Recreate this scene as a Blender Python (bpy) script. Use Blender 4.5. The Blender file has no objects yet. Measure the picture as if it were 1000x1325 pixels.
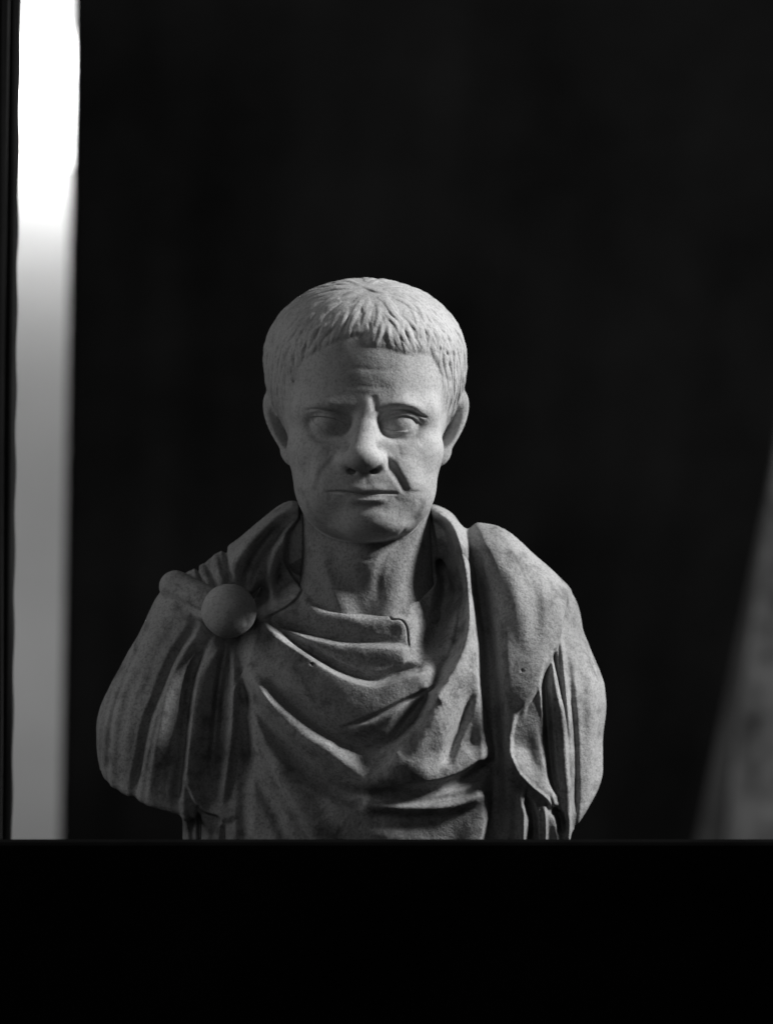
import bpy, math, time
import numpy as np
from mathutils import Vector
T0 = time.time()
scene = bpy.context.scene
col = scene.collection
rng = np.random.RandomState(7)

# ------------------------------------------------------------------ units
# the bust is laid out in millimetre-like units (1 unit = 0.72 mm): x right, f towards the viewer, y down
S = 0.00072
def W(x, f, y):
    return Vector(((x - 500) * S, -f * S, (1300 - y) * S))

# ------------------------------------------------------------------ camera
CAM_F = 4600.0            # distance of the camera from the axis of the bust
REF = 60.0                # plane at which one unit is one photograph pixel
cam = bpy.data.cameras.new('camera')
cam_o = bpy.data.objects.new('camera', cam); col.objects.link(cam_o)
cam_o.location = W(500, CAM_F, 662.5)
cam_o.rotation_euler = (math.radians(90), 0, 0)
cam.sensor_fit = 'VERTICAL'; cam.sensor_height = 36
cam.lens = 36 * (CAM_F - REF) / 1325.0
cam.clip_start = 0.05; cam.clip_end = 60
cam.dof.use_dof = True
cam.dof.focus_distance = (CAM_F - 85) * S
cam.dof.aperture_fstop = 2.9
scene.camera = cam_o

# ------------------------------------------------------------------ world and lamps
world = bpy.data.worlds.new('World'); scene.world = world
world.use_nodes = True
bg = world.node_tree.nodes['Background']
bg.inputs['Color'].default_value = (1, 1, 1, 1)
bg.inputs['Strength'].default_value = 0.004

def area(name, loc, target, size, power, size_y=None):
    l = bpy.data.lights.new(name, 'AREA'); l.energy = power; l.size = size
    if size_y: l.shape = 'RECTANGLE'; l.size_y = size_y
    o = bpy.data.objects.new(name, l); col.objects.link(o)
    o.location = loc
    o.rotation_euler = (Vector(target) - Vector(loc)).to_track_quat('-Z', 'Y').to_euler()
    return o
BC = W(480, 40, 760)
area('key_window_light', BC + Vector((2.25, -0.15, 1.55)), BC, 0.42, 128, 0.55)
area('side_window_light', BC + Vector((-1.9, -0.35, 0.7)), BC, 0.9, 7.0, 1.2)
area('front_fill_light', BC + Vector((-0.6, -2.6, 0.7)), BC, 1.2, 2.6)  # unseen fill lamp added in front to lift the midtones

scene.view_settings.view_transform = 'Standard'
scene.view_settings.look = 'None'
scene.view_settings.exposure = 0
scene.view_settings.gamma = 1

# ------------------------------------------------------------------ materials
def nodes(name):
    m = bpy.data.materials.new(name); m.use_nodes = True
    nt = m.node_tree; p = nt.nodes['Principled BSDF']
    return m, nt, p
def noise(nt, coord, scale, detail=6, rough=0.6, dist=0.0):
    n = nt.nodes.new('ShaderNodeTexNoise'); n.inputs['Scale'].default_value = scale
    n.inputs['Detail'].default_value = detail; n.inputs['Roughness'].default_value = rough
    n.inputs['Distortion'].default_value = dist
    nt.links.new(coord, n.inputs['Vector']); return n
def ramp(nt, sock, stops):
    r = nt.nodes.new('ShaderNodeValToRGB'); el = r.color_ramp.elements
    while len(el) < len(stops): el.new(0.5)
    for e, (p, v) in zip(el, stops): e.position = p; e.color = (v, v, v, 1)
    nt.links.new(sock, r.inputs['Fac']); return r
def mul(nt, a, b):
    m = nt.nodes.new('ShaderNodeMix'); m.data_type = 'RGBA'; m.blend_type = 'MULTIPLY'
    m.inputs['Factor'].default_value = 1
    nt.links.new(a, m.inputs['A']); nt.links.new(b, m.inputs['B']); return m.outputs['Result']
def marble(name, base, mott, pit, bump, rough=0.7, stain=0.6):
    m, nt, p = nodes(name)
    tc = nt.nodes.new('ShaderNodeTexCoord').outputs['Object']
    big = ramp(nt, noise(nt, tc, 9, 5, 0.62, 0.4).outputs['Fac'], [(0.30, base * (1 - mott)), (0.52, base), (0.75, base * (1 + mott * 0.4))])
    mid = ramp(nt, noise(nt, tc, 42, 7, 0.68, 0.3).outputs['Fac'], [(0.30, 1 - stain), (0.50, 0.96), (0.7, 1.0)])
    fine = ramp(nt, noise(nt, tc, 430, 3, 0.7).outputs['Fac'], [(0.34, 1 - pit), (0.54, 1.0), (0.8, 1.0)])
    c = mul(nt, mul(nt, big.outputs['Color'], mid.outputs['Color']), fine.outputs['Color'])
    nt.links.new(c, p.inputs['Base Color'])
    p.inputs['Roughness'].default_value = rough
    p.inputs['Specular IOR Level'].default_value = 0.25
    b1 = nt.nodes.new('ShaderNodeBump'); b1.inputs['Strength'].default_value = bump; b1.inputs['Distance'].default_value = 0.0012
    nt.links.new(noise(nt, tc, 520, 4, 0.7).outputs['Fac'], b1.inputs['Height'])
    b2 = nt.nodes.new('ShaderNodeBump'); b2.inputs['Strength'].default_value = bump * 0.8; b2.inputs['Distance'].default_value = 0.003
    nt.links.new(noise(nt, tc, 120, 6, 0.65).outputs['Fac'], b2.inputs['Height'])
    nt.links.new(b1.outputs['Normal'], b2.inputs['Normal'])
    nt.links.new(b2.outputs['Normal'], p.inputs['Normal'])
    return m
def plain(name, v, rough=0.9, spec=0.1, nscale=6, var=0.25, bump=0.1):
    m, nt, p = nodes(name)
    tc = nt.nodes.new('ShaderNodeTexCoord').outputs['Object']
    r = ramp(nt, noise(nt, tc, nscale, 5).outputs['Fac'], [(0.3, v * (1 - var)), (0.7, v * (1 + var))])
    nt.links.new(r.outputs['Color'], p.inputs['Base Color'])
    p.inputs['Roughness'].default_value = rough; p.inputs['Specular IOR Level'].default_value = spec
    b = nt.nodes.new('ShaderNodeBump'); b.inputs['Strength'].default_value = bump
    nt.links.new(noise(nt, tc, nscale * 30, 4).outputs['Fac'], b.inputs['Height'])
    nt.links.new(b.outputs['Normal'], p.inputs['Normal'])
    return m
M_HEAD = marble('head_marble', 0.48, 0.20, 0.30, 0.32, stain=0.26)
M_HAIR = marble('hair_marble', 0.48, 0.20, 0.28, 0.30, stain=0.28)
M_CLOTH = marble('cloak_marble', 0.39, 0.40, 0.38, 0.48, 0.8, stain=0.60)
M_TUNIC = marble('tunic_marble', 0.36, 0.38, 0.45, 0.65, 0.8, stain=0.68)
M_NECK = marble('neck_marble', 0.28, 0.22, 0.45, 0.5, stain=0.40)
M_SOCLE = marble('socle_marble', 0.30, 0.2, 0.2, 0.2)
M_BLACK = plain('black_felt', 0.005, 1.0, 0.0, 5, 0.4)
M_BACK = plain('black_backdrop_cloth', 0.006, 1.0, 0.02, 3, 0.4)
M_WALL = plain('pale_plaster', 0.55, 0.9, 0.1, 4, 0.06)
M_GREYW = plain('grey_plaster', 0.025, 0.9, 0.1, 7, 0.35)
M_BOARD = plain('weathered_wood', 0.085, 0.8, 0.2, 14, 0.9)
M_DIM = plain('dark_stained_wood', 0.03, 0.8, 0.2, 9, 0.5)
M_MARGIN = plain('dark_margin', 0.02, 0.7, 0.2, 8, 0.3)

# ------------------------------------------------------------------ relief maps
def sstep(a, b, v):
    t = np.clip((v - a) / (b - a), 0, 1); return t * t * (3 - 2 * t)
def spline(pts, n=6):
    P = np.array([(p + (1.0,))[:3] if len(p) == 2 else p for p in pts], float)
    if len(P) < 3:
        t = np.linspace(0, 1, n + 1)[:, None]; return P[0] * (1 - t) + P[1] * t
    Q = np.vstack([2 * P[0] - P[1], P, 2 * P[-1] - P[-2]]); out = []
    for i in range(1, len(Q) - 2):
        p0, p1, p2, p3 = Q[i - 1:i + 3]
        for t in np.arange(n) / n:
            out.append(0.5 * (2 * p1 + (p2 - p0) * t + (2 * p0 - 5 * p1 + 4 * p2 - p3) * t * t + (3 * p1 - p0 - 3 * p2 + p3) * t ** 3))
    out.append(P[-1]); return np.array(out)
class Map:
    def __init__(s, x0, y0, x1, y1, res=1.0):
        s.x0, s.y0, s.res = x0, y0, res
        s.nx = int((x1 - x0) / res) + 1; s.ny = int((y1 - y0) / res) + 1
        s.a = np.zeros((s.ny, s.nx), np.float32)
    def grid(s, ix0=0, iy0=0, ix1=None, iy1=None):
        ix1 = s.nx if ix1 is None else ix1; iy1 = s.ny if iy1 is None else iy1
        return np.meshgrid(s.x0 + s.res * np.arange(ix0, ix1, dtype=np.float32), s.y0 + s.res * np.arange(iy0, iy1, dtype=np.float32))
    def field(s, pts, wmax):
        """signed distance to a curve (plus side = image left going down, below going right), local strength, run length"""
        P = spline(pts)
        ix0 = max(0, int((P[:, 0].min() - wmax - s.x0) / s.res)); ix1 = min(s.nx, int((P[:, 0].max() + wmax - s.x0) / s.res) + 2)
        iy0 = max(0, int((P[:, 1].min() - wmax - s.y0) / s.res)); iy1 = min(s.ny, int((P[:, 1].max() + wmax - s.y0) / s.res) + 2)
        if ix1 <= ix0 or iy1 <= iy0: return None
        X, Y = s.grid(ix0, iy0, ix1, iy1)
        best = np.full(X.shape, 1e9, np.float32); sg = np.zeros_like(best); kk = np.zeros_like(best); tt = np.zeros_like(best)
        n = len(P) - 1
        for i in range(n):
            ax, ay, ak = P[i]; bx, by, bk = P[i + 1]
            dx, dy = bx - ax, by - ay; L = dx * dx + dy * dy + 1e-9
            t = np.clip(((X - ax) * dx + (Y - ay) * dy) / L, 0, 1)
            d = (X - ax - t * dx) ** 2 + (Y - ay - t * dy) ** 2
            m = d < best
            best = np.where(m, d, best)
            sg = np.where(m, dx * (Y - ay) - dy * (X - ax), sg)
            kk = np.where(m, ak + (bk - ak) * t, kk); tt = np.where(m, (i + t) / n, tt)
        return (slice(iy0, iy1), slice(ix0, ix1)), np.sqrt(best), np.sign(sg), kk, tt
    def fold(s, pts, h, wp, wn=None, pw=1.0):
        wn = wp if wn is None else wn
        wp = wp if isinstance(wp, tuple) else (wp, wp); wn = wn if isinstance(wn, tuple) else (wn, wn)
        r = s.field(pts, max(wp + wn))
        if r is None: return
        sl, d, sg, k, t = r
        g = sstep(0.35, 0.8, t); wp = wp[0] + (wp[1] - wp[0]) * g; wn = wn[0] + (wn[1] - wn[0]) * g
        w = np.where(sg >= 0, wp, wn)
        e = sstep(0.0, 0.14, np.minimum(t, 1 - t)); w = w * e + (1 - e) * (0.7 * np.minimum(wp, wn) + 0.3 * np.maximum(wp, wn)); k = k * (0.35 + 0.65 * e)
        c = 0.5 + 0.5 * np.cos(np.pi * np.minimum(d / w, 1))
        if pw != 1.0: c = c ** pw
        s.a[sl] += (h * k * c).astype(np.float32)
    def lock(s, pts, w0, H, base, lines=1.5, ph=0.0):
        r = s.field(pts, w0 + 1)
        if r is None: return
        sl, d, sg, k, t = r
        w = w0 * (0.35 + 0.65 * np.sin(np.pi * np.clip(0.12 + 0.86 * t, 0, 1)) ** 0.7)
        q = np.clip(d / w, 0, 1); sq = q * sg
        pr = (1 - q ** 3) * (1 - 0.22 * np.cos(np.pi * sq * lines + ph) ** 2)
        env = np.minimum(1, np.minimum(t * 2.2, 1.25 - t * 0.9))
        v = base + H * pr * env
        v = np.where(q < 1, v, -1)
        s.a[sl] = np.maximum(s.a[sl] * np.where(q < 1, 0.55 + 0.45 * q, 1), v).astype(np.float32)
    def poly(s, pts, soft):
        """soft inside mask of a polygon"""
        X, Y = s.grid(); P = np.array(pts, float); ins = np.zeros(X.shape, bool); best = np.full(X.shape, 1e9, np.float32)
        for i in range(len(P)):
            ax, ay = P[i]; bx, by = P[(i + 1) % len(P)]
            dx, dy = bx - ax, by - ay
            if dy != 0:
                c = ((ay > Y) != (by > Y)) & (X < dx * (Y - ay) / dy + ax); ins ^= c
            t = np.clip(((X - ax) * dx + (Y - ay) * dy) / (dx * dx + dy * dy + 1e-9), 0, 1)
            best = np.minimum(best, (X - ax - t * dx) ** 2 + (Y - ay - t * dy) ** 2)
        d = np.sqrt(best) * np.where(ins, 1, -1)
        return sstep(-soft, soft, d).astype(np.float32)
    def blur(s, n=1):
        for _ in range(n):
            a = s.a
            a = np.pad(a, 1, mode='edge')
            a = (a[:-2] + 2 * a[1:-1] + a[2:]) / 4
            s.a = ((a[:, :-2] + 2 * a[:, 1:-1] + a[:, 2:]) / 4).astype(np.float32)
    def __call__(s, x, y, arr=None):
        a = s.a if arr is None else arr
        u = np.clip((x - s.x0) / s.res, 0, s.nx - 1.001); v = np.clip((y - s.y0) / s.res, 0, s.ny - 1.001)
        i = u.astype(np.int32); j = v.astype(np.int32); u = u - i; v = v - j
        return (a[j, i] * (1 - u) + a[j, i + 1] * u) * (1 - v) + (a[j + 1, i] * (1 - u) + a[j + 1, i + 1] * u) * v

def undulate(shape, cell, amp, seed):
    return (_und(shape, cell, amp, seed) + _und(shape, cell * 0.77, amp * 0.8, seed + 50) + _und(shape, cell * 0.43, amp * 0.4, seed + 90)) * 0.7
def _und(shape, cell, amp, seed):
    r = np.random.RandomState(seed); ny, nx = shape
    g = r.randn(int(ny / cell) + 3, int(nx / cell) + 3)
    yy = np.arange(ny) / cell; xx = np.arange(nx) / cell
    i = yy.astype(int); j = xx.astype(int); u = (yy - i); v = (xx - j); u = (u * u * (3 - 2 * u))[:, None]; v = (v * v * (3 - 2 * v))[None, :]
    return (amp * ((g[i][:, j] * (1 - v) + g[i][:, j + 1] * v) * (1 - u) + (g[i + 1][:, j] * (1 - v) + g[i + 1][:, j + 1] * v) * u)).astype(np.float32)

# ------------------------------------------------------------------ implicit shapes
def smin(a, b, k):
    h = np.maximum(k - np.abs(a - b), 0) / k; return np.minimum(a, b) - h * h * k * 0.25
def smax(a, b, k): return -smin(-a, -b, k)
def ell(x, f, y, c, r):
    px, pf, py = x - c[0], f - c[1], y - c[2]
    k0 = np.sqrt((px / r[0]) ** 2 + (pf / r[1]) ** 2 + (py / r[2]) ** 2)
    k1 = np.sqrt((px / r[0] ** 2) ** 2 + (pf / r[1] ** 2) ** 2 + (py / r[2] ** 2) ** 2) + 1e-6
    return k0 * (k0 - 1) / k1
def sup(x, f, y, c, r, n):
    px, pf, py = np.abs(x - c[0]) / r[0], np.abs(f - c[1]) / r[1], np.abs(y - c[2]) / r[2]
    k = (px ** n + pf ** n + py ** n + 1e-9) ** (1.0 / n)
    return (k - 1) * min(r) * 1.05
def cap(x, f, y, a, b, ra, rb=None):
    rb = ra if rb is None else rb
    dx, df, dy = b[0] - a[0], b[1] - a[1], b[2] - a[2]; L = dx * dx + df * df + dy * dy
    t = np.clip(((x - a[0]) * dx + (f - a[1]) * df + (y - a[2]) * dy) / L, 0, 1)
    return np.sqrt((x - a[0] - t * dx) ** 2 + (f - a[1] - t * df) ** 2 + (y - a[2] - t * dy) ** 2) - (ra + (rb - ra) * t)

def rcone(x, f, y, a, b, r1, r2):
    """round cone with smooth flanks"""
    ba = np.array(b, float) - np.array(a, float); l2 = (ba * ba).sum(); rr = r1 - r2; a2 = l2 - rr * rr; il2 = 1 / l2
    px, pf, py = x - a[0], f - a[1], y - a[2]
    yy = px * ba[0] + pf * ba[1] + py * ba[2]; z = yy - l2
    qx, qf, qy = px * l2 - ba[0] * yy, pf * l2 - ba[1] * yy, py * l2 - ba[2] * yy
    x2 = qx * qx + qf * qf + qy * qy; y2 = yy * yy * l2; z2 = z * z * l2
    k = np.sign(rr) * rr * rr * x2
    c1 = np.sign(z) * a2 * z2 > k; c2 = np.sign(yy) * a2 * y2 < k
    return np.where(c1, np.sqrt(x2 + z2) * il2 - r2, np.where(c2, np.sqrt(x2 + y2) * il2 - r1, (np.sqrt(x2 * a2 * il2) + yy * rr) * il2 - r1))
def mesh_sdf(fn, lo, hi, h, margin):
    B = 8
    nb = [int(math.ceil((hi[i] - lo[i]) / (B * h))) for i in range(3)]
    ax = [lo[i] + h * B * (np.arange(nb[i]) + 0.5 - 0.5 / B) for i in range(3)]
    C = np.stack(np.meshgrid(*ax, indexing='ij'), -1).reshape(-1, 3).astype(np.float32)
    d = fn(C[:, 0], C[:, 1], C[:, 2])
    act = (np.abs(d) < B * h * 0.95 + margin)
    vol = np.repeat(np.repeat(np.repeat(np.where(d < 0, -1.0, 1.0).astype(np.float32).reshape(nb), B, 0), B, 1), B, 2)
    ids = np.nonzero(act)[0]
    bi = np.stack(np.unravel_index(ids, nb), -1)
    o = np.stack(np.meshgrid(*[np.arange(B)] * 3, indexing='ij'), -1).reshape(-1, 3)
    for s in range(0, len(ids), 1500):
        g = (bi[s:s + 1500, None, :] * B + o[None]).reshape(-1, 3)
        p = (np.array(lo, np.float32) + h * g).astype(np.float32)
        vol[g[:, 0], g[:, 1], g[:, 2]] = fn(p[:, 0], p[:, 1], p[:, 2])
    ins = vol < 0
    n = np.array(vol.shape) - 1
    cnt = np.zeros(n, np.uint8)
    sl = lambda k: [slice(k[i], k[i] + n[i]) for i in range(3)]
    corners = [(a, b, c) for a in (0, 1) for b in (0, 1) for c in (0, 1)]
    for k in corners: cnt += ins[tuple(sl(k))]
    cells = np.argwhere((cnt > 0) & (cnt < 8))
    acc = np.zeros((len(cells), 3)); num = np.zeros(len(cells))
    val = {k: vol[cells[:, 0] + k[0], cells[:, 1] + k[1], cells[:, 2] + k[2]] for k in corners}
    for k in corners:
        for a in range(3):
            if k[a] == 0:
                k2 = list(k); k2[a] = 1; k2 = tuple(k2)
                va, vb = val[k], val[k2]; m = (va < 0) != (vb < 0)
                t = va / np.where(m, va - vb, 1)
                p = np.repeat(np.array(k, float)[None], len(cells), 0); p[:, a] += t
                acc[m] += p[m]; num[m] += 1
    V = np.array(lo) + h * (cells + acc / num[:, None])
    idx = np.full(n, -1, np.int32); idx[cells[:, 0], cells[:, 1], cells[:, 2]] = np.arange(len(cells))
    quads = []
    for a in range(3):
        b, c = (a + 1) % 3, (a + 2) % 3
        s0 = [slice(1, n[i]) for i in range(3)]; s1 = list(s0); s0[a] = slice(0, n[a]); s1[a] = slice(1, n[a] + 1)
        A, Bv = ins[tuple(s0)], ins[tuple(s1)]
        e = np.argwhere(A != Bv); off = np.ones(3, int); off[a] = 0; e = e + off
        fl = ins[e[:, 0], e[:, 1], e[:, 2]]
        def at(db, dc):
            q = e.copy(); q[:, b] -= db; q[:, c] -= dc; return idx[q[:, 0], q[:, 1], q[:, 2]]
        q = np.stack([at(1, 1), at(0, 1), at(0, 0), at(1, 0)], -1)
        q[~fl] = q[~fl][:, ::-1]
        quads.append(q)
    Q = np.vstack(quads); Q = Q[(Q >= 0).all(1)]
    # pull the vertices on to the true surface
    Vf = V.astype(np.float32); e = h * 0.5
    f0 = fn(Vf[:, 0], Vf[:, 1], Vf[:, 2])
    G = np.stack([(fn(Vf[:, 0] + e * (a == 0), Vf[:, 1] + e * (a == 1), Vf[:, 2] + e * (a == 2)) - f0) / e for a in range(3)], -1)
    g2 = (G ** 2).sum(1) + 1e-4
    st = -(f0 / g2)[:, None] * G; ln = np.sqrt((st ** 2).sum(1)) + 1e-9
    st *= np.minimum(1, 0.6 * h / ln)[:, None]
    return V + st, Q

def to_object(name, V, Q, N, mask, mat, parent):
    """the faces of one part, with the normals of the whole surface"""
    q = Q[mask]; used = np.unique(q); remap = np.full(len(V), -1, np.int32); remap[used] = np.arange(len(used))
    q = remap[q]; v = V[used]
    me = bpy.data.meshes.new(name)
    me.vertices.add(len(v)); me.vertices.foreach_set('co', v.astype(np.float32).ravel())
    me.loops.add(q.size); me.loops.foreach_set('vertex_index', q.astype(np.int32).ravel())
    me.polygons.add(len(q)); me.polygons.foreach_set('loop_start', np.arange(0, q.size, 4, dtype=np.int32))
    me.polygons.foreach_set('loop_total', np.full(len(q), 4, np.int32))
    me.polygons.foreach_set('use_smooth', np.ones(len(q), bool))
    me.update(calc_edges=True); me.validate()
    me.normals_split_custom_set_from_vertices(N[used])
    me.materials.append(mat)
    o = bpy.data.objects.new(name, me); col.objects.link(o); o.parent = parent
    return o
def finish(V, Q):
    Vw = np.stack([(V[:, 0] - 500) * S, -V[:, 1] * S, (1300 - V[:, 2]) * S], -1) - np.array(ORIGIN)
    a = Vw[Q[:, 2]] - Vw[Q[:, 0]]; b = Vw[Q[:, 3]] - Vw[Q[:, 1]]; fn = np.cross(a, b)
    N = np.zeros_like(Vw)
    for k in range(4):
        for c in range(3): N[:, c] += np.bincount(Q[:, k], fn[:, c], len(Vw))
    N /= np.linalg.norm(N, axis=1)[:, None] + 1e-12
    return Vw, N

ORIGIN = W(486, -20, 1290)
bust = bpy.data.objects.new('marble_bust', None); col.objects.link(bust)
bust.location = ORIGIN
bust['label'] = 'weathered marble bust of a short-haired man in a cloak pinned at the shoulder'
bust['category'] = 'bust'

# ================================================================== HEAD
HC = (472.0, -10.0, 460.0)
def hq(x, f, y):
    qx = (x - HC[0]) / 133; qf = (f - HC[1]) / 140; qy = (y - HC[2]) / np.where(y < HC[2], 105, 150)
    n = np.sqrt(qx * qx + qf * qf + qy * qy) + 1e-6
    return qx / n, qf / n, qy / n, n
def unit(v): v = np.array(v, float); return v / np.linalg.norm(v)
WD = unit((0.03, 0.585, -0.81)); E1 = unit(np.array((1, 0, 0)) - WD[0] * WD); E2 = np.cross(WD, E1)
if E2[2] < 0: E2 = -E2
RS = 120.0
def hmap(x, f, y):
    qx, qf, qy, n = hq(x, f, y)
    c = np.clip(qx * WD[0] + qf * WD[1] + qy * WD[2], -1, 1); rho = np.arccos(c)
    a = qx * E1[0] + qf * E1[1] + qy * E1[2]; b = qx * E2[0] + qf * E2[1] + qy * E2[2]
    m = np.sqrt(a * a + b * b) + 1e-6
    return a / m * rho * RS, b / m * rho * RS
def photo2hair(px, py):
    qx = (px - HC[0]) / 133; qy = (py - HC[2]) / (105 if py < HC[2] else 150)
    r2 = qx * qx + qy * qy
    if r2 > 0.985: k = math.sqrt(0.985 / r2); qx *= k; qy *= k; r2 = 0.985
    qf = math.sqrt(1 - r2)
    a, b = hmap(np.array([HC[0] + 133 * qx]), np.array([HC[1] + 140 * qf]), np.array([HC[2] + qy * (105 if qy < 0 else 150)]))
    return float(a[0]), float(b[0])
HM = Map(-330, -330, 330, 330, 0.8)
# locks in rings round the crown, later rings (nearer the crown) lying over the outer ones
for ring, rho in enumerate([235, 205, 176, 148, 122, 98, 74, 52, 30]):
    n = max(7, int(2 * math.pi * rho / 11.5))
    for i in range(n):
        ph = 2 * math.pi * (i + rng.uniform(-.35, .35)) / n
        r0 = rho + rng.uniform(-10, 10); L = rng.uniform(42, 64) * (0.7 if rho < 60 else 1); bend = rng.uniform(-.5, .5) * 9 + (6 if math.cos(ph) > 0 else -6)
        pts = []
        for t in np.linspace(0, 1, 5):
            r = r0 + L * t; off = bend * (t * t) + rng.uniform(-1, 1)
            pts.append((r * math.cos(ph) - off * math.sin(ph), r * math.sin(ph) + off * math.cos(ph)))
        HM.lock(pts, rng.uniform(4.6, 6.6), rng.uniform(2.3, 3.2) * (0.5 if rho < 60 else 1), 0.3 + ring * 0.05, 1.0, rng.uniform(0, 3))
LOCKS = [
 [(498,383),(503,398),(513,412),(526,424)], [(491,393),(500,410),(512,422),(520,440),(531,456)], [(503,418),(503,438),(511,457)],
 [(509,424),(514,444),(526,465)], [(516,420),(523,442),(539,460)], [(524,418),(531,438),(547,455)], [(495,414),(492,435),(481,454)],
 [(485,420),(482,436),(472,450)], [(490,394),(490,410),(485,428)], [(479,398),(474,412),(467,430)], [(472,385),(462,400),(454,414)],
 [(462,394),(442,402),(425,412)], [(456,384),(434,390),(414,401)], [(452,372),(430,373),(410,380)], [(442,408),(426,428),(411,446)],
 [(431,410),(421,432),(404,449)], [(421,402),(412,420),(400,432)], [(410,399),(399,415),(388,428)], [(396,404),(381,425),(369,442)],
 [(401,420),(391,440),(377,458)], [(393,430),(389,450),(383,466)], [(385,394),(370,410),(355,428)], [(375,397),(360,414),(349,432)],
 [(365,400),(352,420),(345,440)], [(387,444),(385,462),(391,482)], [(379,449),(377,470),(383,492)], [(371,440),(367,462),(371,488)],
 [(361,430),(355,455),(359,486),(367,512)], [(351,438),(348,465),(352,497)], [(373,480),(377,502),(375,532)], [(363,484),(364,506),(371,536)],
 [(353,490),(355,506),(362,524)], [(344,455),(343,480),(347,505)], [(560,422),(556,440),(553,458)], [(568,422),(568,440),(566,458)],
 [(577,422),(575,445),(572,462)], [(586,428),(584,450),(580,472)], [(573,453),(571,472),(578,492)], [(582,458),(578,476),(584,498)],
 [(591,452),(588,476),(590,498)], [(565,470),(571,494),(571,514)], [(578,488),(575,506),(573,530)], [(545,398),(556,414),(566,430)],
 [(530,388),(545,404),(551,426)], [(520,377),(541,390),(561,405)], [(510,371),(532,375),(556,386)], [(540,412),(545,430),(548,450)],
 [(534,402),(539,420),(541,440)], [(575,405),(586,425),(592,445)], [(561,396),(574,410),(582,428)], [(598,445),(598,470),(597,495)],
 [(474,371),(488,377),(506,379)], [(478,366),(489,361),(502,364)], [(466,368),(450,362),(432,364)], [(470,376),(455,380),(440,388)],
 [(452,400),(444,416),(436,432)], [(464,402),(456,418),(448,436)], [(548,440),(548,452),(544,463)], [(586,490),(581,505),(577,520)]]
for L in LOCKS:
    P = [photo2hair(*p) for p in L]
    HM.lock(P, rng.uniform(4.0, 5.2), rng.uniform(2.3, 3.0), 0.5, 1.0, rng.uniform(0, 2))
HM.blur(1); HM.a *= 0.86

FM = Map(320, 330, 630, 820, 1.0)
SKIN = [(371,548),(375,528),(379,512),(384,497),(387,480),(395,467),(419,453),(440,443),(461,437),(470,436),(476,448),(488,454),(500,453),(524,462),
        (536,459),(557,461),(566,478),(569,496),(572,520),(575,548),(630,560),(630,820),(320,820),(320,560)]
SKINM = FM.poly(SKIN, 8.0); EDGEM = np.minimum(1, 2 * FM.poly(SKIN, 30.0))
fo = FM.fold
# brow furrows, forehead lines
fo([(482,512,.2),(483,521),(485,531,.7),(487,538,0.)], -2.0, 7, 9)
fo([(440,484,.2),(462,479),(490,481),(520,480,.2)], -0.25, 5)
fo([(446,506,.2),(466,502),(490,504),(515,502,.2)], -0.3, 5)
fo([(420,492,.2),(460,488),(495,491),(540,489,.2)], 0.3, 10)
fo([(487,545,.6),(499,534),(515,531),(530,533),(546,540),(554,542,.3)], -1.4, 2.6, 3.6)
fo([(488,537,.4),(500,526),(515,523),(531,525),(549,533,.3)], 1.6, 6, 9)
fo([(393,533,.3),(408,531),(424,533),(446,538),(457,545,.6)], -1.3, 2.6, 3.4)
fo([(397,525,.3),(410,523),(426,525),(446,530,.0)], 0.5, 6, 9)
# naso-labial folds
fo([(496,582,.5),(502,599),(511,614),(521,629),(525,641,.2)], -1.9, 9, 6)
fo([(505,584,.4),(514,598),(524,613),(532,629),(533,638,.0)], 2.2, 9, 26)
fo([(443,584,.5),(430,598),(418,613),(412,630),(411,643,.1)], -0.6, 6, 9)
fo([(434,582,.4),(421,596),(409,611),(403,628),(402,642,.0)], 1.0, 22, 9)
# mouth
fo([(420,637.5,.4),(430,637,.8),(443,637),(458,639),(470,641),(480,639.5),(493,638.5),(503,638.5),(510,638.5,.9),(516,639.5,.3)], -3.0, 2.6, 3.0)
fo([(508,641,.7),(513,647),(515,652,.2)], -0.3, 5)
fo([(433,639,.7),(428,646),(426,650,.2)], -0.5, 5)
fo([(444,631,.3),(460,633),(474,635),(490,633),(503,633,.3)], 1.2, 6, 9)
fo([(446,645,.3),(460,647),(474,648),(490,647),(504,646,.3)], 1.6, 8, 5)
fo([(448,660,.4),(466,658),(486,657),(504,659,.4)], -0.8, 11)
fo([(474,612,.5),(474,622),(475,630,.6)], -0.5, 6)
# jowl and chin creases, cheek hollows, under-eye bags
fo([(399,648,.2),(404,660),(416,672),(432,682,.2)], -1.8, 6)
fo([(546,645,.2),(543,657),(534,669),(520,681,.2)], -1.2, 7)
fo([(402,565,.2),(416,571),(436,571),(450,565,.2)], -1.6, 6); fo([(545,564,.2),(530,570),(510,571),(496,566,.2)], -1.6, 6)
fo([(402,590,.3),(398,610),(402,630,.3)], -2.8, 14); fo([(546,590,.3),(550,610),(546,630,.3)], -1.5, 14)
fo([(400,574,.4),(415,582),(428,584,.3)], 2, 14); fo([(545,574,.4),(530,582),(516,584,.3)], 2, 14)
fo([(541,668,.2),(528,700),(512,745),(502,790,.6)], 1.2, 12, 18)
fo([(512,690,.3),(498,720),(489,750),(492,786,.5)], -1.6, 10)
fo([(527,676,.3),(519,690),(513,704,.2)], -0.8, 4)
fo([(420,700,.2),(440,716),(470,724),(490,722,.2)], -1.2, 5)
fo([(405,690,.2),(418,730),(436,780,.4)], 2.5, 12)
fo([(375,482),(383,496)], -5, 4)                        # chip in the hair at the temple
FM.a += undulate(FM.a.shape, 26, 0.35, 3)

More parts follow.
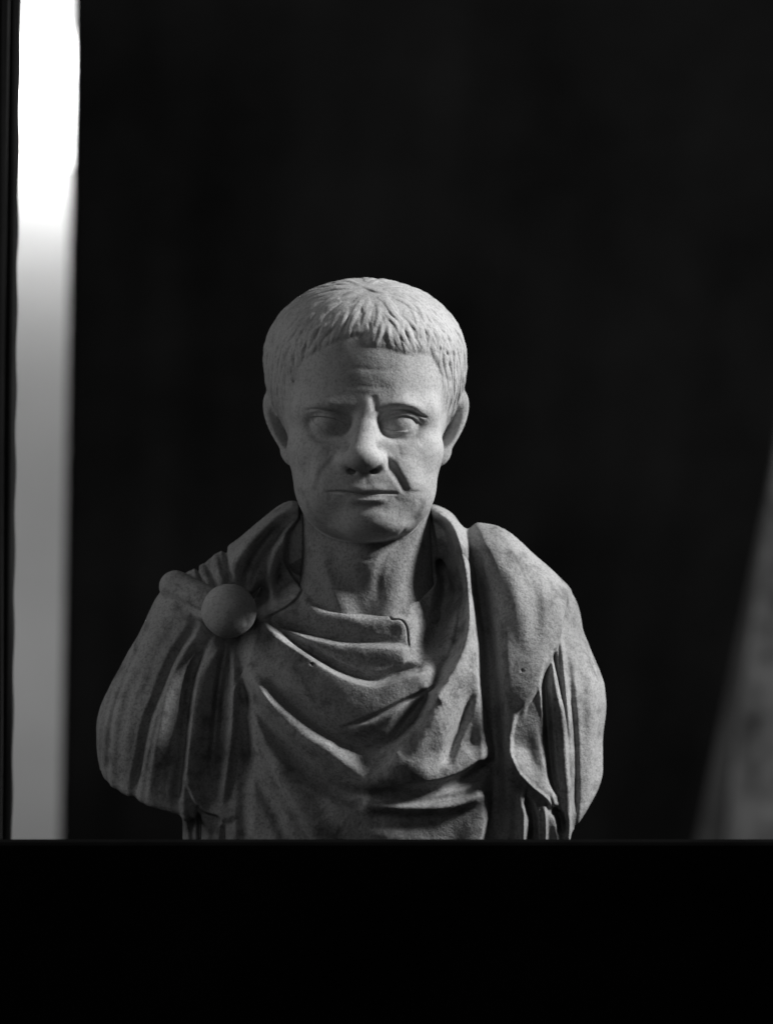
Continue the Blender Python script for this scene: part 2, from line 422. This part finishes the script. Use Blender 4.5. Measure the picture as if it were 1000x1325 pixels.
def ear(x, f, y, sx):
    """sx = +1 the ear on the right of the picture"""
    px = (x - 473) * sx - 103; pf = f + 14; py = y - 552
    pu = 0.88 * px - 0.47 * pf; pn = 0.47 * px + 0.88 * pf         # across the ear, out of the ear
    pu = pu + 0.36 * py
    v = py / 50.0
    wid = np.clip(24 - 7 * v - 4 * v * v, 10, 40)
    uu = pu / wid
    r = np.sqrt(uu * uu + v * v + 1e-6); rd = (r - 1) * 24
    dish = 5 * np.clip(1 - r, 0, 1)
    plate = smax(rd, np.abs(pn + 6 - 7 * r * r) - 8.0, 5)
    rimc = np.sqrt((rd + 4.5) ** 2 + (pn - 5) ** 2) - 4.2
    rim = np.where(py < 24, rimc, rimc + (py - 24) * 0.25)
    d = smin(plate, rim, 4)
    lobe = ell(pu, pn, py, (8, 1, 35), (13, 9, 16)); d = smin(d, lobe, 5)
    conc = ell(pu, pn, py, (1, 9, 2), (13, 22, 27)); d = smax(d, -conc, 3)
    trag = ell(pu, pn, py, (-21, 4, 10), (8, 8, 10)); d = smin(d, trag, 5)
    return d

LIDU = {1: [(486,550),(490,546),(500,541),(512,538),(524,537.5),(535,540.5),(543,546),(549,550)], -1: [(395,540),(403,537),(413,538.5),(424,539.5),(435,541.5),(446,547),(452,553),(457,556)]}
LIDL = {1: [(486,548),(492,552),(500,556.5),(515,559),(528,558),(537,551.5),(543,547),(549,543)], -1: [(395,538),(403,542),(409,549),(418,556),(429,559.5),(441,560),(451,555),(457,551)]}
def face(x, f, y):
    ad = 1.0
    # skull and jaw
    q = hq(x, f, y); skull = (q[3] - 1) * 112
    d = skull + 5.0
    jaw = sup(x, f, y, (472, 22, 566), (97, 100, 133), 2.7)
    d = smin(d, jaw, 26)
    d = smin(d, ell(x, f, y, (472, 62, 612), (72, 66, 62)), 24)
    d = smin(d, ell(x, f, y, (474, 58, 641), (80, 70, 56)), 16)
    for sx, ex in ((1, 517), (-1, 427)):
        d = smin(d, ell(x, f, y, (473 + sx * 66, 72, 582), (32, 34, 26)), 24)         # cheek bones
        d = smin(d, cap(x, f, y, (474 + sx * 15, 104, 532), (473 + sx * 44, 102, 531), 10, 10), 22)   # brow
        d = smin(d, cap(x, f, y, (473 + sx * 44, 102, 531), (473 + sx * 80, 88, 535), 10, 10), 24)
        d = smin(d, ell(x, f, y, (473 + sx * 45, 86, 628), (34, 34, 38)), 34)         # cheek by the mouth
    d = smin(d, ell(x, f, y, (474, 100, 632), (40, 34, 32)), 20)                       # muzzle
    d = smin(d, ell(x, f, y, (480, 102, 674), (38, 33, 23)), 24)                       # chin
    # eyes
    for sx, ex in ((1, 517), (-1, 427)):
        soc = ell(x, f, y, (ex - 1 * sx, 126, 551), (38, 27, 17)); d = smax(d, -soc, 14)
        inn = ell(x, f, y, (473 + sx * 24, 124, 553), (10, 14, 9)); d = smax(d, -inn, 12)
    # nose
    n = cap(x, f, y, (476, 112, 528), (472, 124, 562), 14, 13.5)
    n = smin(n, cap(x, f, y, (472, 124, 562), (469, 146, 592), 14, 17), 8)
    n = smin(n, ell(x, f, y, (470, 144, 595), (23, 19, 15)), 8)
    n = smin(n, ell(x, f, y, (450, 124, 597), (13.5, 21, 13)), 6); n = smin(n, ell(x, f, y, (489, 124, 596), (13.5, 21, 13)), 6)
    n = smin(n, cap(x, f, y, (470, 132, 601), (473, 112, 614), 11.5, 10), 6)
    for sx in (-1, 1):
        n = smin(n, cap(x, f, y, (473 + sx * 6, 108, 556), (471 + sx * 14, 110, 590), 11, 13), 8)
    d = smin(d, n, 8)
    for c in ((456, 137, 611.5), (484, 137, 610.5)):
        d = smax(d, -ell(x, f, y, c, (5.6, 9, 3.6)), 2.5)
    # eyeballs and lids
    for sx, ex in ((1, 516), (-1, 427)):
        m = np.abs(x - ex) < 60
        rr = np.sqrt((x - ex) ** 2 + (f - 87.5) ** 2 + (y - 549) ** 2)
        yu = np.interp(x, [p[0] for p in LIDU[sx]], [p[1] + 1.6 for p in LIDU[sx]]).astype(np.float32)
        yl = np.interp(x, [p[0] for p in LIDL[sx]], [p[1] for p in LIDL[sx]]).astype(np.float32)
        ball = rr - 27.0
        up = smax(rr - 30.0, (y - yu), 1.5); up = smax(up, yu - y - 7.5, 3)
        lo = smax(rr - 28.6, (yl - y), 2.5)
        e = smin(smin(ball, up, 1.0), lo, 1.2)
        d = np.where(m, smin(d, e, 3.5), d)
    return d, skull
def neck(x, f, y):
    t = np.clip((y - 640) / 160, 0, 1)
    cx = 474; rx = 82 + 7 * t + 16 * np.clip((y - 740) / 60, 0, 1) ** 2; rf = 68 + 8 * t; cf = -16 + 5 * t
    k = np.sqrt(((x - cx) / rx) ** 2 + ((f - cf) / rf) ** 2 + 1e-6)
    d = (k - 1) * 72
    d = smin(d, cap(x, f, y, (538, -12, 640), (500, 60, 800), 17, 13), 16)
    d = smin(d, cap(x, f, y, (406, -12, 640), (446, 60, 800), 15, 11), 16)
    d = smin(d, ell(x, f, y, (474, 40, 720), (24, 24, 30)), 26)
    d = smin(d, ell(x, f, y, (388, -36, 706), (24, 34, 46)), 5)
    d = smax(d, np.maximum(560 - y, y - 812), 8)
    return d
def head_sdf(x, f, y):
    d, skull = face(x, f, y)
    d = smin(d, neck(x, f, y), 7)
    w = sstep(20, 60, f)
    d = d - FM(x, y) * w
    # hair
    a, b = hmap(x, f, y)
    hm = HM(a, b)
    sk = FM(x, y, SKINM) * sstep(-14, 4, f)
    lowy = sstep(615, 585, y + 0 * f)
    mask = (1 - sk) * lowy
    edge = FM(x, y, EDGEM) * sstep(-14, 4, f)
    hair = skull + 1.0 + 4.1 * edge - hm * (1 - 0.15 * edge)
    hair = np.where(mask > 0.02, hair + (1 - mask) ** 1.5 * 8, 40)
    d = smin(d, hair, 4.5)
    e = np.minimum(ear(x, f, y, 1), ear(x, f, y, -1))
    e = smax(e, y - 606, 4)
    d = smin(d, e, 5)
    return d.astype(np.float32)
V, Q = mesh_sdf(head_sdf, (326, -176, 340), (618, 186, 815), 1.25, 14)
print('head mesh', len(V), time.time() - T0)
fc = V[Q].mean(1); x, f, y = fc[:, 0], fc[:, 1], fc[:, 2]
ee = np.minimum(ear(x, f, y, 1), ear(x, f, y, -1)); is_ear = (ee < 1.2) & (y < 606)
sk = FM(x, y, SKINM) * sstep(-14, 4, f)
qn = hq(x, f, y)[3]
is_hair = (~is_ear) & (sk < 0.5) & (y < 600) & (((qn - 1) * 112) > -4.8)
ey = np.zeros(len(x), bool)
for sx, ex in ((1, 516), (-1, 427)):
    rr = np.sqrt((x - ex) ** 2 + (f - 87.5) ** 2 + (y - 549) ** 2); ey |= (np.abs(rr - 27) < 1.1) & (f > 84) & (np.abs(x - ex) < 30) & (np.abs(y - 549) < 14)
Vw, N = finish(V, Q)
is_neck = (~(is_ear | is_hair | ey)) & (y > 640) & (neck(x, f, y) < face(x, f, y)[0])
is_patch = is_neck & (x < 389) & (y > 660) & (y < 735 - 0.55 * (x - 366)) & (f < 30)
head = to_object('head', Vw, Q, N, ~(is_ear | is_hair | ey | is_neck), M_HEAD, bust)
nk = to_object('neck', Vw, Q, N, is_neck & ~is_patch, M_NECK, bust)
pt = to_object('neck_patch', Vw, Q, N, is_patch, M_HEAD, nk); pt['label'] = 'smooth pale patch of repair beside the collar'

to_object('hair', Vw, Q, N, is_hair, M_HAIR, head)
to_object('ear', Vw, Q, N, is_ear & (x > 473), M_HEAD, head)
to_object('ear', Vw, Q, N, is_ear & (x < 473), M_HEAD, head)
to_object('eye', Vw, Q, N, ey & (x > 473), M_HEAD, head)
to_object('eye', Vw, Q, N, ey & (x < 473), M_HEAD, head)

# ================================================================== DRAPED TORSO
DM = Map(100, 630, 810, 1200, 1.0)
fo = DM.fold
# --- right of the picture: rolled collar, shoulder slab, hanging tails, sleeve
fo([(550,652,.6),(566,663),(582,675),(593,697),(601,730),(607,770),(607,805),(601,835),(589,862),(574,888),(556,915),(538,940),(518,965),(502,988,.9),(484,1006,.3)], 30, (14, 17), (14, 78))
fo([(566,690,.4),(574,730),(577,770),(570,810),(560,850,.4)], -26, 20)
fo([(640,905,.0),(615,925,.0)], 0, 5)
fo([(590,895,.0),(580,925),(570,948),(566,972,.0)], 2.5, 14, 10)
fo([(614,876,.0),(605,905,.7),(593,939),(582,966),(573,992,.0)], -12, 12)
fo([(606,845,.0),(617,888,.8),(624,925),(632,968),(635,985,.6)], 10, 24, 8)
fo([(486,1010,.0),(515,1009,.6),(540,1007),(580,1000),(600,990),(631,970)], 11, 6, 40)
fo([(566,1014,.0),(607,1003),(630,988,.8)], -15.8, 13)
fo([(455,1030,.2),(487,1037),(530,1040),(577,1039),(609,1030),(627,1014,.8)], 10.8, 15, 11)
fo([(470,1020,.3),(540,1021),(610,1008,.0)], -6.5, 10)
fo([(628,1014,.7),(629,1047),(619,1085),(608,1140)], 8.6, 40, 7)
fo([(604,676,.7),(611,694,.6),(617,720,.5),(624,766,.6),(631,820,.85),(637,874),(641,964),(642,1180)], -16, 22, 15)
fo([(614,682,.3),(636,708,.8),(648,748),(655,802),(659,856),(661,910),(663,964),(664,1180)], 20, 30, 105)
fo([(660,730,.3),(668,780),(680,830,.3)], 3.4, 20); fo([(690,750,.3),(694,790),(690,830,.3)], -3.4, 14)
fo([(740,752,.3),(732,785),(725,815),(717,838),(706,860),(694,888),(680,908),(668,922,.3)], 7, 40, 4)
fo([(655,962,.2),(662,982),(671,998),(688,1016),(706,1031),(718,1046,.4)], 9, 4, 26)
TONGUE = DM.poly([(694,889),(678,910),(667,924),(661,950),(661,975),(670,996),(688,1014),(706,1029),(715,1043),(711,1020),(706,985),(702,940)], 2.5); DM.a -= 5.5 * TONGUE
fo([(690,930,.2),(697,965),(704,1005),(709,1030,.3)], 3, 16, 5)
fo([(672,940,.3),(676,965),(688,990,.3)], 0, 12)
fo([(712,852,.3),(704,880),(705,905),(708,950),(713,1000),(720,1032,.6)], -17.3, 8, 9)
fo([(716,848,.4),(722,890),(728,935),(733,1000),(736,1050),(735,1180)], 9, 14, 4.5)
fo([(716,842),(720,872),(726,912,.4)], -10.8, 4.5)
fo([(725,815,.4),(729,870),(733,920),(737,960,.2)], 6.5, 5, 5)
fo([(732,830,.2),(738,900),(743,960),(744,1010),(744,1070)], -6, 6, 8)
fo([(677,1012,.0),(677,1050),(675,1180)], 8.6, 14, 3)
fo([(678,1030,.6),(686,1045),(690,1070),(689,1180)], -17.3, 11, 8)
fo([(703,1036,.0),(705,1070),(705,1180)], 8.6, 6, 3)
fo([(712,1046,.6),(722,1052),(727,1068),(724,1080,.3)], -18.7, 9)
fo([(716,1062,.3),(722,1090),(722,1180)], 5.1, 8)
fo([(752,800,.2),(764,880),(766,960),(756,1045,.4)], 3.4, 14, 16)
fo([(780,895,.3),(773,980),(762,1040)], -4.2, 3, 9)
# --- tunic at the neck
fo([(384,775,.5),(404,786),(422,793),(449,797),(470,802),(506,800),(521,803),(536,806,.2)], 9.4, 26, 8)
fo([(345,800,.3),(374,811),(407,820),(449,828),(488,830),(522,832)], -5.8, 8, 12)
fo([(341,806,.5),(374,818),(407,827),(449,835),(488,837),(521,838),(536,842,.2)], 8.6, 30, 6)
fo([(508,816,.6),(517,822,.8)], -2, 13)
fo([(560,762,.0),(553,800),(549,830),(540,864,.0)], -17, 26)
# --- cloak across the chest
fo([(345,808,.4),(372,824),(407,845),(442,865),(476,876),(498,876),(523,866),(552,860,.6)], -9.4, 9, 12)
fo([(329,806,.7),(345,812),(372,832),(407,855),(442,875),(476,886),(498,885),(523,876),(548,868),(580,855,.0)], 17, 115, 8)
fo([(318,846,.4),(354,888),(390,917),(426,942),(458,958),(487,968,.8),(510,972,.4),(540,964,.0)], -15, 15, 28)
fo([(580,878,.0),(562,886,.6),(516,907),(480,925),(446,938,.6)], -6, 4, 4.5)
fo([(536,906,.0),(516,916),(484,932),(449,942,.8)], 3, 8, 14)
fo([(562,894,.0),(552,908,.8),(532,930),(518,954,.6),(506,968,.0)], -20, 26)
fo([(322,858,.3),(340,893),(365,924),(394,950),(422,967),(451,987),(472,1003,.9),(492,1007,.8),(514,998,.0)], 17, 24, 26)
fo([(310,862,.3),(328,905),(352,940),(388,984),(424,1012),(455,1028),(480,1031,.2)], -16, 20)
fo([(312,868,.3),(328,915),(352,971),(376,1022),(408,1075),(450,1150)], 8.6, 10, 34)
fo([(306,870,.3),(314,930),(332,1000),(362,1060),(400,1140)], -6, 14)
fo([(420,1020,.2),(450,1050),(500,1075),(560,1080,.3)], 6.0, 28)
# --- folds hanging below the brooch
fo([(285,820,.5),(268,850),(257,885),(251,930),(245,985),(244,1012,.8)], 9, 8, 26)
fo([(262,836,.2),(250,868),(243,910),(238,960),(232,1015),(228,1040,.4)], -11.5, 12, 9)
fo([(297,828,.4),(303,880),(299,955),(292,1010),(287,1046,.4)], 8.6, 10, 10)
fo([(290,832,.4),(284,880),(279,930),(274,1000,.6)], -8.6, 9)
fo([(305,838,.4),(319,900),(321,960),(318,1040),(316,1180)], -6, 14)
fo([(238,1002,.5),(246,1018),(254,1037),(267,1049),(285,1055),(292,1070,.4)], 7.9, 4, 26)
fo([(257,1044),(257,1100),(255,1180)], -10.1, 5); fo([(291,1064,.6),(290,1100),(288,1180)], -7.9, 7)
fo([(239,1020,.5),(240,1090),(238,1180)], 6.0, 8); fo([(268,1060,.5),(268,1180)], 5.1, 9)
# --- left sleeve
fo([(256,790,.2),(246,820,.7),(230,844),(218,869),(207,897),(195,929),(186,966),(179,1002),(174,1035,.25),(170,1070,.25)], -9, 12, 8)
fo([(250,815,.3),(237,844),(225,867),(216,899),(209,938),(202,972),(196,1007),(193,1040,.25),(190,1075,.25)], 4, 6, 14)
fo([(258,830,.2),(246,862),(236,900),(229,940),(222,985),(216,1030,.25),(212,1075,.25)], -4, 10, 12)
fo([(222,790,.2),(205,820),(190,850),(178,890),(168,930),(162,975),(160,1020,.25),(160,1060,.25)], 3, 12, 14)
fo([(206,795,.2),(190,821),(172,860),(161,887),(151,920),(146,956),(143,995),(142,1040,.25)], 5, 4, 16)
fo([(190,800,.2),(172,835),(156,874),(145,903),(136,938),(132,975),(131,1020,.25)], 4, 4, 9)
fo([(176,815,.2),(158,850),(144,880),(134,910),(127,938),(123,970),(124,1000)], 3, 4, 7)
fo([(186,940,.2),(178,980),(170,1015,.25),(168,1045,.25)], 3, 8)
# --- left collar and shoulder
fo([(388,650,.6),(365,661),(335,688),(310,718),(298,748,.6)], 13, 16, 18)
fo([(364,676,.5),(334,713),(319,742),(314,768,.4)], -16, 13)
fo([(376,684,.5),(356,716),(348,750),(352,782,.5)], 10, 10, 12)
fo([(362,712,.3),(358,745),(372,768,.3)], -2, 6)
fo([(336,735,.3),(332,765),(340,790,.3)], -2, 10)
fo([(288,708,.4),(293,730),(297,752,.4)], -9, 7); fo([(276,716,.4),(281,738),(288,756,.4)], 6, 7)
fo([(262,728,.4),(272,745),(280,760,.4)], -6, 7); fo([(250,732,.6),(258,750),(272,768,.4)], -8, 4)
fo([(392,762),(382,778),(362,792),(338,804)], -5, 3)
DM.blur(1)
fo([(497,789,.5),(503,795),(507,801),(519,802),(526,812),(528,830),(531,846,.4)], -5, 2.0)
fo([(598,716,.5),(606,724),(612,734,.4)], -4, 2.4)
fo([(674,866),(675,867)], -6, 2.6); fo([(717,904),(718,905)], -5, 2.4); fo([(404,857),(407,858)], -5, 2.6)
DM.a += undulate(DM.a.shape, 40, 0.7, 11) + undulate(DM.a.shape, 7, 0.12, 15)
OPEN = [(388,640),(386,671),(370,692),(366,724),(376,745),(391,763),(419,779),(446,787),(476,793),(500,791),(542,776),(562,758),(568,735),(564,700),(553,640)]
OPENM = DM.poly(OPEN, 2.5)

def roll(x, f, y):
    d = cap(x, f, y, (226, 10, 760), (270, 38, 784), 20, 24)
    d = smin(d, ell(x, f, y, (222, -6, 760), (20, 30, 20)), 8)
    d = smax(d, -cap(x, f, y, (222, 33, 747), (266, 64, 772), 4, 3), 6)
    d = smax(d, -cap(x, f, y, (206, 26, 770), (262, 60, 796), 6, 6), 5)
    return d
def brooch(x, f, y):
    d = ell(x, f, y, (297, 71, 790), (35.5, 30, 35.0))
    d = d + 0.6 * np.sin(x * 0.11 + 1.0) * np.sin(y * 0.13 + f * 0.07)
    d = smax(d, -ell(x, f, y, (324, 96, 806), (7, 9, 8)), 4)
    return smax(d, -ell(x, f, y, (308, 100, 820), (8, 8, 4)), 4)
def torso_base(x, f, y):
    yy = np.minimum(y - 1010, 0)
    chest = ell(x, f, yy, (485, -24, 0), (253, 140, 280))
    back = ell(x, f, y, (475, -62, 800), (150, 72, 130))
    la = smin(rcone(x, f, y, (247, -20, 806), (216, -22, 952), 58, 94), cap(x, f, y, (216, -22, 952), (222, -22, 1060), 94, 92), 16)
    n = np.array((-0.51, 0.86)); la = smax(la, (x - 170) * n[0] + (y - 1036) * n[1], 10)
    la = smax(la, y - 1046 - 0.28 * (x - 200), 8)
    ra = smin(rcone(x, f, y, (682, -20, 802), (688, -22, 912), 66, 97), cap(x, f, y, (688, -22, 912), (687, -22, 1050), 97, 97), 16)
    n = np.array((0.80, 0.60)); ra = smax(ra, (x - 768) * n[0] + (y - 1043) * n[1], 14)
    d = smin(chest, back, 30)
    d = smin(d, smin(la, ra, 5), 22)
    d = smin(d, cap(x, f, y, (378, -28, 690), (262, -12, 770), 37, 34), 18)
    d = smin(d, cap(x, f, y, (562, -32, 692), (592, -14, 740), 33, 34), 14)
    d = smin(d, cap(x, f, y, (616, -14, 716), (706, -20, 802), 38, 46), 14)
    d = smin(d, cap(x, f, y, (612, -30, 756), (646, -22, 806), 32, 40), 20)
    return d
def torso_sdf(x, f, y):
    d = torso_base(x, f, y)
    w = sstep(-95, -35, f)
    D = DM(x, y)
    op = DM(x, y, OPENM) * sstep(-30, 0, f)
    d = d - D * w * (1 - op) + op * 26
    b = smin(roll(x, f, y), 900 + 0 * x, 1)
    d = smin(d, b, 4)
    d = smin(d, brooch(x, f, y), 2.5)
    d = smax(d, y - 1150, 4)
    d = smax(d, -(f + 105), 6)
    return d.astype(np.float32)
V, Q = mesh_sdf(torso_sdf, (100, -120, 636), (806, 156, 1160), 1.35, 40)
print('torso mesh', len(V), time.time() - T0)
fc = V[Q].mean(1); x, f, y = fc[:, 0], fc[:, 1], fc[:, 2]
TUN = DM.poly([(391,763),(384,776),(362,794),(338,806),(360,818),(407,849),(442,868),(476,880),(498,880),(523,870),(556,862),(575,840),(588,800),(588,760),(566,740),(480,740)], 1)
is_br = brooch(x, f, y) < 0.9
is_roll = (~is_br) & (roll(x, f, y) < 0.8)
is_tun = (~is_br) & (~is_roll) & (DM(x, y, TUN) > 0.5) & (f > 0)
Vw, N = finish(V, Q)
cloak = to_object('cloak', Vw, Q, N, ~(is_br | is_roll | is_tun), M_CLOTH, bust)
to_object('tunic', Vw, Q, N, is_tun, M_TUNIC, bust)
to_object('brooch', Vw, Q, N, is_br, M_HEAD, cloak)
to_object('cloak_roll', Vw, Q, N, is_roll, M_CLOTH, cloak)

# ------------------------------------------------------------------ simple builders
def mesh_obj(name, verts, faces, mat, parent=None, smooth=False):
    me = bpy.data.meshes.new(name); me.from_pydata([tuple(v) for v in verts], [], faces); me.update()
    if smooth:
        for p in me.polygons: p.use_smooth = True
    me.materials.append(mat)
    o = bpy.data.objects.new(name, me); col.objects.link(o)
    if parent: o.parent = parent
    return o
def box_vf(lo, hi):
    x0, y0, z0 = lo; x1, y1, z1 = hi
    v = [(x0,y0,z0),(x1,y0,z0),(x1,y1,z0),(x0,y1,z0),(x0,y0,z1),(x1,y0,z1),(x1,y1,z1),(x0,y1,z1)]
    return v, [(3,2,1,0),(4,5,6,7),(0,1,5,4),(1,2,6,5),(2,3,7,6),(3,0,4,7)]
def box(name, lo, hi, mat, parent=None):
    v, f = box_vf(lo, hi)
    c = Vector([(lo[i] + hi[i]) / 2 for i in range(3)])
    o = mesh_obj(name, [Vector(p) - c for p in v], f, mat)
    o.location = c
    if parent: o.parent = parent; o.location = c - parent.location
    m = o.modifiers.new('bevel', 'BEVEL'); m.width = min(0.004, min(hi[i] - lo[i] for i in range(3)) * 0.2); m.segments = 2
    return o
def lathe(name, prof, mat, parent, n=48):
    v, fs = [], []
    for r, z in prof:
        for i in range(n):
            a = 2 * math.pi * i / n; v.append((r * math.cos(a), r * math.sin(a), z))
    for j in range(len(prof) - 1):
        for i in range(n):
            k = (i + 1) % n; fs.append((j * n + i, j * n + k, (j + 1) * n + k, (j + 1) * n + i))
    fs.append(tuple(range(n))[::-1]); fs.append(tuple(range((len(prof) - 1) * n, len(prof) * n)))
    return mesh_obj(name, v, fs, mat, parent, False)
lathe('socle', [(0.072, 0.0), (0.072, 0.014), (0.062, 0.02), (0.050, 0.034), (0.046, 0.05), (0.052, 0.066), (0.066, 0.08), (0.066, 0.112)], M_SOCLE, bust)

# ------------------------------------------------------------------ where a photograph point lies at a given depth
def at(px, py, f):
    k = (CAM_F - f) / (CAM_F - REF)
    return W(500 + (px - 500) * k, f, 662.5 + (py - 662.5) * k)

# ------------------------------------------------------------------ black stand with an added front board that fills the black band below
zt = W(0, 0, 1290).z
stand = bpy.data.objects.new('display_stand', None); col.objects.link(stand); stand.location = (0, -0.05, 0)
stand['label'] = 'long black cloth-covered stand with an added front board that only blacks out the foot of the bust'
stand['category'] = 'stand'
box('top', (-1.1, -0.16, zt - 0.05), (1.1, 0.40, zt), M_BLACK, stand)
fz = at(500, 1085.5, 240).z
box('added_front_board', (-1.1, -240 * S - 0.02, zt - 0.6), (1.1, -240 * S, fz), M_BLACK, stand)  # added board, stands in for the plain black band

# ------------------------------------------------------------------ backdrop and what shows past its edges
FB = -3000.0
def sheet(name, outline_fn, f, mat, nx, nz, wave, thick=0.004):
    v, fs = [], []
    for j in range(nz + 1):
        for i in range(nx + 1):
            u, w_ = i / nx, j / nz
            p = outline_fn(u, w_)
            dy = wave * (math.sin(u * 37 + 1.3 * math.sin(w_ * 3)) + 0.6 * math.sin(u * 71 + 2 + w_ * 2.0)) * (0.4 + 0.6 * w_)
            v.append((p.x, p.y + dy, p.z))
    for j in range(nz):
        for i in range(nx):
            a = j * (nx + 1) + i; fs.append((a, a + nx + 1, a + nx + 2, a + 1))
    o = mesh_obj(name, v, fs, mat, None, True)
    m = o.modifiers.new('thickness', 'SOLIDIFY'); m.thickness = thick
    return o
def back_outline(u, w):
    py = -150 + w * 1500
    xl = 93 - 15 * np.clip((py - 100) / 980, 0, 1.3)
    xr = np.interp(py, [-150, 480, 600, 760, 920, 1085, 1350], [1100, 1016, 1000, 968, 935, 900, 850])
    return at(xl + (xr - xl) * u, py, FB)
o = sheet('backdrop_cloth', back_outline, FB, M_BACK, 120, 20, 0.003)
o['label'] = 'black cloth backdrop hanging behind the marble bust'; o['category'] = 'backdrop'

FW = -4300.0
a = at(-140, -260, FW); b = at(240, 1350, FW)
w = box('wall', (a.x, a.y, b.z), (b.x, a.y + 0.1, a.z), M_WALL); w['kind'] = 'structure'
win = bpy.data.objects.new('window', None); col.objects.link(win); win.location = at(60, 225, FW)
win['label'] = 'bright window beside the left edge of the backdrop'; win['category'] = 'window'
mp, nt, p = nodes('bright_window_pane')
p.inputs['Base Color'].default_value = (0.8, 0.8, 0.8, 1)
p.inputs['Emission Color'].default_value = (1, 1, 1, 1); p.inputs['Emission Strength'].default_value = 2.6
a = at(-100, -200, FW + 5); b = at(190, 215, FW + 5)
box('pane', (a.x, a.y, b.z), (b.x, a.y + 0.012, a.z), mp, win)
area('low_wall_fill', at(20, 900, FW + 900), at(40, 900, FW), 0.4, 1.3)  # unseen lamp added to brighten the lower part of the wall strip
lw = area('upper_wall_fill', at(60, 60, FW + 190), at(50, 300, FW), 0.2, 5.5)  # hidden lamp added behind the backdrop, grades the wall under the pane

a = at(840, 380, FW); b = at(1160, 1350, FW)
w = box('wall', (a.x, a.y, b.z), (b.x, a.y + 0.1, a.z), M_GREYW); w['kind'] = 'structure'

def lean_board(name, top, bot, width, f, mat, label):
    A, B = at(*top, f), at(*bot, f); A2, B2 = at(top[0] + width[0], top[1], f), at(bot[0] + width[1], bot[1], f)
    t = Vector((0, 0.02, 0)); o = bpy.data.objects.new
    vs = [B, B2, A2, A, B + t, B2 + t, A2 + t, A + t]; c = B.copy()
    ob = mesh_obj(name, [p - c for p in vs], [(0,1,2,3),(7,6,5,4),(0,4,5,1),(1,5,6,2),(2,6,7,3),(3,7,4,0)], mat)
    ob.location = c; ob['label'] = label; ob['category'] = 'board'
    return ob
lean_board('leaning_board', (1013, 270), (928, 1200), (140, 170), -3230, M_BOARD, 'grey weathered board leaning at the right edge behind the bust')
lean_board('leaning_board', (1006, 520), (872, 1200), (9, 40), -3190, M_DIM, 'narrow dark board leaning beside the grey board at the right edge')
o = sheet('added_curtain', lambda u, w: at((-60 + (88 - 14 * w) * u) + 0.8 * math.sin(w * 90) * (u > 0.98), -150 + w * 1500, -300), -300, M_MARGIN, 40, 300, 0.003)  # added sheet, only fills the black margin at far left
o['label'] = 'added dark curtain that fills the black margin at the far left edge'; o['category'] = 'curtain'
print('done', time.time() - T0)
